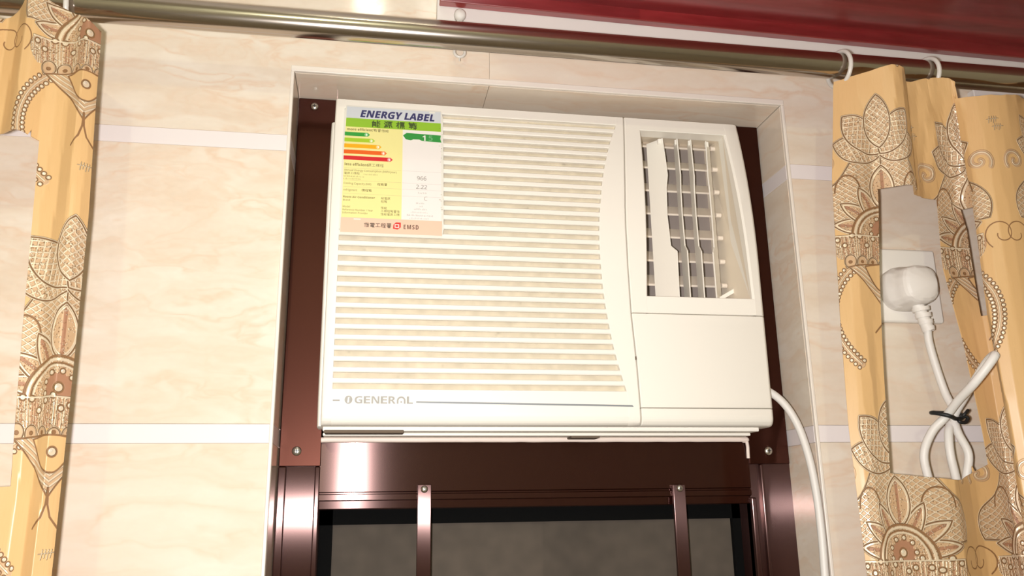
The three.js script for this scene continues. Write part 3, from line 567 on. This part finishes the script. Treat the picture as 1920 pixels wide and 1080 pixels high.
    petal(0, 0.036, 0.72, 0.056, 0.021, true); petal(0, 0.036, -0.72, 0.056, 0.021, true); petal(0, 0.042, 0, 0.054, 0.02, true);
    // fan of small leaves on the dome
    for (const a of [-1.45, 1.45, -0.98, 0.98, -0.5, 0.5]) petal(0, -0.044, a, 0.05, 0.0115, false);
    petal(0, -0.022, 0, 0.046, 0.0165, false);
    // dome
    q.beginPath(); q.arc(0, -0.05, 0.031, 0, Math.PI); q.closePath(); q.fillStyle = THR; q.fill(); q.save(); q.clip(); speckle(-0.031, 0.031, -0.05, -0.018, 380); q.restore();
    for (const [r, w, c] of [[0.0315, 0.0018, DARK], [0.0288, 0.0024, PALE], [0.0262, 0.0012, DARK], [0.0242, 0.0018, PALE]]) { q.beginPath(); q.arc(0, -0.05, r, 0, Math.PI); q.strokeStyle = c; q.lineWidth = w; q.stroke(); }
    q.fillStyle = WINE; q.beginPath(); for (let i = 0; i < 18; i++) { const a = i / 18 * Math.PI * 2, r = i % 2 ? 0.0105 : 0.0165; q.lineTo(r * Math.cos(a), -0.043 + r * Math.sin(a)); } q.closePath(); q.fill();
    dots((t) => [0.013 * Math.cos(t * 6.283), -0.043 + 0.013 * Math.sin(t * 6.283), 0, 0], 9, 0.0021, 0); dots((t) => [0.0004 * t, -0.043, 0, 0], 0, 0.0038, 0);
    // skirt
    shape(() => { q.moveTo(-0.05, -0.05); q.bezierCurveTo(-0.055, -0.06, -0.05, -0.07, -0.044, -0.074); q.lineTo(0.044, -0.074); q.bezierCurveTo(0.05, -0.07, 0.055, -0.06, 0.05, -0.05); });
    q.fillStyle = THR; q.fill(); q.save(); q.clip(); for (let x = -0.055; x < 0.055; x += 0.0022) line([[x, -0.046], [x * 0.95, -0.076]], 0.0009, rnd() < 0.5 ? PALE : WINE); speckle(-0.055, 0.055, -0.074, -0.05, 420); q.restore();
    dots((t) => [-0.046 + 0.092 * t, -0.054 - 0.006 * Math.sin(t * 25), 0, 0], 13, 0.0024, 0);
    line([[-0.05, -0.05], [0.05, -0.05]], 0.0016, PALE);
    for (let i = -3; i <= 3; i++) { q.beginPath(); q.ellipse(i * 0.0115, -0.0765 - 0.003 * (3 - Math.abs(i)) * 0.4, 0.0052, 0.0066, 0, 0, 7); q.fillStyle = THR; q.fill(); q.strokeStyle = PALE; q.lineWidth = 0.0016; q.stroke(); q.strokeStyle = DARK; q.lineWidth = 0.0007; q.stroke(); q.fillStyle = DARK; q.beginPath(); q.arc(i * 0.0115, -0.077, 0.0017, 0, 7); q.fill(); }
    // drop with its bead and the forked tail
    const drop = (k) => () => { q.moveTo(-0.036 * k, -0.082); q.bezierCurveTo(-0.022 * k, -0.098, -0.01 * k, -0.108, 0, -0.083 - 0.042 * k); q.bezierCurveTo(0.01 * k, -0.108, 0.022 * k, -0.098, 0.036 * k, -0.082); q.bezierCurveTo(0.012 * k, -0.078, -0.012 * k, -0.078, -0.036 * k, -0.082); };
    shape(drop(1)); q.fillStyle = THR; q.fill(); q.save(); q.clip(); for (let t = -0.13; t < 0; t += 0.0042) { line([[-0.04, t + 0.03], [0, t]], 0.0014, PALE); line([[0.04, t + 0.03], [0, t]], 0.0014, PALE); } q.restore(); shape(drop(1)); q.strokeStyle = DARK; q.lineWidth = 0.0012; q.stroke();
    shape(drop(0.56)); q.fillStyle = SAT; q.fill(); q.strokeStyle = DARK; q.lineWidth = 0.0012; q.stroke();
    dots((t) => [0, -0.0915, 0, 0], 0, 0.0036, 0);
    for (const s of [-1, 1]) line([[0, -0.118], [0.0008 * s, -0.13], [0.0035 * s, -0.139], [0.0105 * s, -0.147]], 0.0016, DARK);
    for (const [x, y] of [[0.07, 0.07], [-0.075, 0.062], [0.0, -0.165], [0.09, -0.12]]) { for (let i = 0; i < 4; i++) line([[x + i * 0.0024, y - 0.004 + 0.0012 * (i % 2)], [x + i * 0.0024 + 0.001, y + 0.003]], 0.0006, PALE); line([[x - 0.002, y], [x + 0.011, y + 0.001]], 0.0006, PALE); }
    q.restore();
  };
  for (const dx of [-CU, 0, CU]) for (const dy of [-CV, 0, CV]) draw(dx, dy);
  const t = new THREE.CanvasTexture(cv); t.wrapS = t.wrapT = THREE.RepeatWrapping; t.anisotropy = 8;
  if (mode === 0) t.colorSpace = THREE.SRGBColorSpace;
  return t;
}
const clothMaps = [0, 1, 2].map(embroidery);
M.cloth = new THREE.MeshPhysicalMaterial({ map: clothMaps[0], bumpMap: clothMaps[1], bumpScale: 0.0016, roughnessMap: clothMaps[2], metalnessMap: clothMaps[2], roughness: 1, metalness: 1, sheen: 0.35, sheenColor: new THREE.Color(0xffdfa8), sheenRoughness: 0.4 });

// columns: [z, table of x over height]; openings: [first column, last column, top, bottom]
function curtain(name, label, columns, topOf, bottom, openings, uv0, dir, wrinkle) {
  const sub = 9, nc = (columns.length - 1) * sub, levels = new Set();
  for (let y = bottom; y < 2.05; y += 0.011) levels.add(+y.toFixed(4));
  const ys = [...levels].sort((a, b) => b - a);
  // a column's place at a height, and a smooth line through all columns
  const plan = (y) => {
    const c = new THREE.CatmullRomCurve3(columns.map(([z, x]) => new THREE.Vector3(x(y), 0, typeof z === 'function' ? z(y) : z)), false, 'catmullrom', 0.5), o = [];
    for (let i = 0; i <= nc; i++) o.push(c.getPoint(i / nc));
    return o;
  };
  const ref = plan(1.8), arc = [0]; for (let i = 1; i <= nc; i++) arc.push(arc[i - 1] + ref[i].distanceTo(ref[i - 1]));
  const rows = ys.length, P = [];
  for (let j = 0; j < rows; j++) {
    const pl = plan(ys[j]);
    P.push(pl.map((p, i) => { const top = topOf(i / sub), w = wrinkle(i / sub, ys[j], arc[i]); return [p.x + w * 0.3, Math.min(ys[j], top), p.z + w]; }));
  }
  // snap the nearest rows to the edges of the openings
  const hole = (i, j) => openings.some(([a, b, t, bt]) => { const c = (i + 0.5) / sub, yy = (ys[j] + ys[j + 1]) / 2; return c > a && c < b && yy < t(c) && yy > bt(c); });
  for (const [a, b, t, bt] of openings) for (let i = Math.round(a * sub); i <= Math.round(b * sub); i++) for (const f of [t, bt]) {
    const y = f(i / sub); let best = 0; for (let j = 1; j < rows; j++) if (Math.abs(ys[j] - y) < Math.abs(ys[best] - y)) best = j; if (P[best][i]) P[best][i][1] = y;
  }
  const th = 0.0011, N = P.map((r, j) => r.map((p, i) => {
    const a = r[Math.max(0, i - 1)], b = r[Math.min(nc, i + 1)], c = P[Math.max(0, j - 1)][i], d = P[Math.min(rows - 1, j + 1)][i];
    const u = new THREE.Vector3(b[0] - a[0], b[1] - a[1], b[2] - a[2]), v = new THREE.Vector3(c[0] - d[0], c[1] - d[1], c[2] - d[2]); if (v.lengthSq() < 1e-12) v.set(0, 1, 0);
    return u.cross(v).normalize().multiplyScalar(dir);
  }));
  const pos = [], uv = [], idx = [], id = new Map();
  const vert = (i, j, s) => { const k = (i * rows + j) * 2 + s; if (!id.has(k)) { id.set(k, pos.length / 3); const p = P[j][i], n = N[j][i]; pos.push(p[0] - n.x * th * s, p[1] - n.y * th * s, p[2] - n.z * th * s); uv.push((uv0[0] + dir * arc[i]) / CU, (p[1] - uv0[1]) / CV); } return id.get(k); };
  const solidCell = (i, j) => i >= 0 && j >= 0 && i < nc && j < rows - 1 && !hole(i, j) && P[j][i][1] - P[j + 1][i][1] + P[j][i + 1][1] - P[j + 1][i + 1][1] > 1e-6;
  const quad = (a, b, c, d) => idx.push(a, b, c, a, c, d);
  for (let i = 0; i < nc; i++) for (let j = 0; j < rows - 1; j++) {
    if (!solidCell(i, j)) continue;
    const f = (s) => [vert(i, j, s), vert(i, j + 1, s), vert(i + 1, j + 1, s), vert(i + 1, j, s)], F = f(0), B = f(1);
    if (dir > 0) { quad(...F); quad(B[3], B[2], B[1], B[0]); } else { quad(F[3], F[2], F[1], F[0]); quad(...B); }
    if (!solidCell(i - 1, j)) quad(F[0], B[0], B[1], F[1]);
    if (!solidCell(i + 1, j)) quad(F[3], F[2], B[2], B[3]);
    if (!solidCell(i, j - 1)) quad(F[0], F[3], B[3], B[0]);
    if (!solidCell(i, j + 1)) quad(F[1], B[1], B[2], F[2]);
  }
  const g = new THREE.BufferGeometry();
  g.setAttribute('position', new THREE.Float32BufferAttribute(pos, 3)); g.setAttribute('uv', new THREE.Float32BufferAttribute(uv, 2)); g.setIndex(idx);
  return tagged(mesh(name, toCreasedNormals(g, 1.0), M.cloth), label, 'curtain');
}
const X = (...p) => { const t = table(p.map(([y, x]) => [y, x]).sort((a, b) => a[0] - b[0])); return t; };
// the curtain over the socket: a flat fold, a deep valley, then the next fold in front of it
const right = [
  [X([2.03, 0.088], [1.9, 0.085]), X([2.03, 0.2845], [1.91, 0.2695], [1.75, 0.2583], [1.66, 0.2549], [1.5, 0.256], [1.0, 0.25])],
  [X([2.03, 0.098], [1.9, 0.093]), X([2.03, 0.297], [1.9, 0.29], [1.75, 0.278], [1.62, 0.271], [1.5, 0.272], [1.0, 0.27])],
  [X([2.03, 0.11], [1.9, 0.09]), X([2.03, 0.3085], [1.895, 0.314], [1.816, 0.3048], [1.736, 0.2975], [1.617, 0.2887], [1.5, 0.288], [1.0, 0.29])],
  [X([2.03, 0.123], [1.9, 0.106], [1.6, 0.092]), X([2.03, 0.3265], [1.9, 0.336], [1.617, 0.318], [1.5, 0.315], [1.0, 0.315])],
  [X([2.03, 0.121], [1.9, 0.101], [1.6, 0.094]), X([2.03, 0.3425], [1.9, 0.3515], [1.617, 0.35], [1.5, 0.345], [1.0, 0.345])],
  [X([2.03, 0.106], [1.9, 0.083]), X([2.03, 0.348], [1.9, 0.362], [1.617, 0.366], [1.5, 0.365], [1.0, 0.365])],
  [X([2.03, 0.1045], [1.97, 0.09], [1.9, 0.072]), X([2.03, 0.3596], [1.9, 0.38], [1.617, 0.385], [1.5, 0.385], [1.0, 0.385])],
  [X([2.03, 0.107], [1.97, 0.092], [1.9, 0.066]), X([2.03, 0.3736], [1.9, 0.3989], [1.8264, 0.3935], [1.748, 0.4035], [1.66, 0.4081], [1.5, 0.41], [1.0, 0.41])],
  [X([2.03, 0.1045], [1.97, 0.09], [1.9, 0.066]), X([2.03, 0.39], [1.9, 0.4236], [1.87, 0.4285], [1.8, 0.428], [1.735, 0.43], [1.6, 0.432], [1.0, 0.435])],
  [X([2.03, 0.1065], [1.9, 0.084]), X([2.03, 0.404], [1.9, 0.4315], [1.87, 0.4335], [1.6, 0.432], [1.0, 0.435])],
  [0.105, X([2.03, 0.409], [1.91, 0.4075], [1.86, 0.4062], [1.767, 0.4025], [1.71, 0.4035], [1.64, 0.4052], [1.5, 0.404], [1.0, 0.405])],
  [0.118, X([2.03, 0.4235], [1.9, 0.417], [1.7, 0.413], [1.0, 0.415])],
  [0.124, X([2.03, 0.446], [1.9, 0.443], [1.7, 0.44], [1.0, 0.44])],
  [0.115, X([2.03, 0.474], [1.9, 0.472], [1.0, 0.47])],
  [0.1, X([2.03, 0.5], [1.0, 0.5])], [0.12, X([2.03, 0.535], [1.0, 0.535])], [0.092, X([2.03, 0.575], [1.0, 0.575])], [0.118, X([2.03, 0.615], [1.0, 0.615])], [0.09, X([2.03, 0.66], [1.0, 0.66])],
];
const rightTop = table([[0, 2.0165], [1, 2.018], [2, 2.018], [3, 2.021], [4, 2.02], [5, 2.014], [6, 2.0145], [7, 2.0185], [8, 2.021], [8.7, 2.019], [9.2, 2.012], [10, 1.998], [11, 1.994], [12, 1.994], [13, 2.0], [14, 2.006], [18, 2.012]]);
curtain('curtain', 'gold embroidered curtain with cut openings hanging over the wall socket', right, rightTop, 1.02,
  [[2, 7, (c) => 1.8975 + 0.002 * smooth(5, 6.5, c), table([[2, 1.6185], [4, 1.612], [5, 1.612], [6, 1.618], [7, 1.627]])], [8, 10, () => 1.89, () => 1.775]],
  [0.027, 1.707], 1,
  (c, y, a) => 0.0046 * fbm(a * 26, y * 2.2, 3, 3) + 0.0035 * fbm(a * 60, y * 7, 8, 2) * smooth(10.5, 12, c) * smooth(1.9, 2.0, y) + 0.006 * fbm(a * 70, y * 9, 5, 2) * smooth(4.5, 6, c) * (1 - smooth(9, 9.8, c)) * smooth(1.86, 1.95, y));
// the narrow strip on the other side
const left = [
  [0.108, X([2.03, -0.4245], [1.99, -0.4223], [1.926, -0.4198], [1.83, -0.4148], [1.763, -0.4134], [1.678, -0.4116], [1.549, -0.4096], [1.0, -0.405])],
  [0.117, X([2.03, -0.434], [1.83, -0.4255], [1.6, -0.42], [1.0, -0.415])],
  [0.11, X([2.03, -0.445], [1.83, -0.4385], [1.6, -0.431], [1.0, -0.428])],
  [0.112, X([2.03, -0.463], [1.8918, -0.4587], [1.8517, -0.4566], [1.736, -0.4512], [1.6576, -0.4469], [1.61, -0.4438], [1.0, -0.444])],
  [0.121, X([2.03, -0.477], [1.85, -0.474], [1.6, -0.464], [1.0, -0.465])],
  [0.105, X([2.03, -0.498], [1.85, -0.497], [1.6, -0.49], [1.0, -0.49])],
  [0.122, X([2.03, -0.525], [1.0, -0.52])], [0.098, X([2.03, -0.56], [1.0, -0.56])], [0.12, X([2.03, -0.6], [1.0, -0.6])], [0.09, X([2.03, -0.66], [1.0, -0.66])],
];
const leftTop = table([[0, 1.9985], [0.6, 2.003], [1.5, 2.008], [2.4, 2.0165], [3.2, 2.0225], [4.3, 2.0225], [4.7, 2.013], [5.2, 2.004], [6, 2.0], [9, 2.006]]);
curtain('curtain', 'narrow strip of gold embroidered curtain hanging on bare cream tiles', left, leftTop, 1.02,
  [[3, 8, table([[3, 1.8918], [3.6, 1.896], [5, 1.8985], [8, 1.9]]), table([[3, 1.6135], [4, 1.612], [5, 1.609], [8, 1.606]])]],
  [0.085, 1.54], -1,
  (c, y, a) => 0.0042 * fbm(a * 34, y * 2.4, 6, 3));

renderer.render(scene, camera);
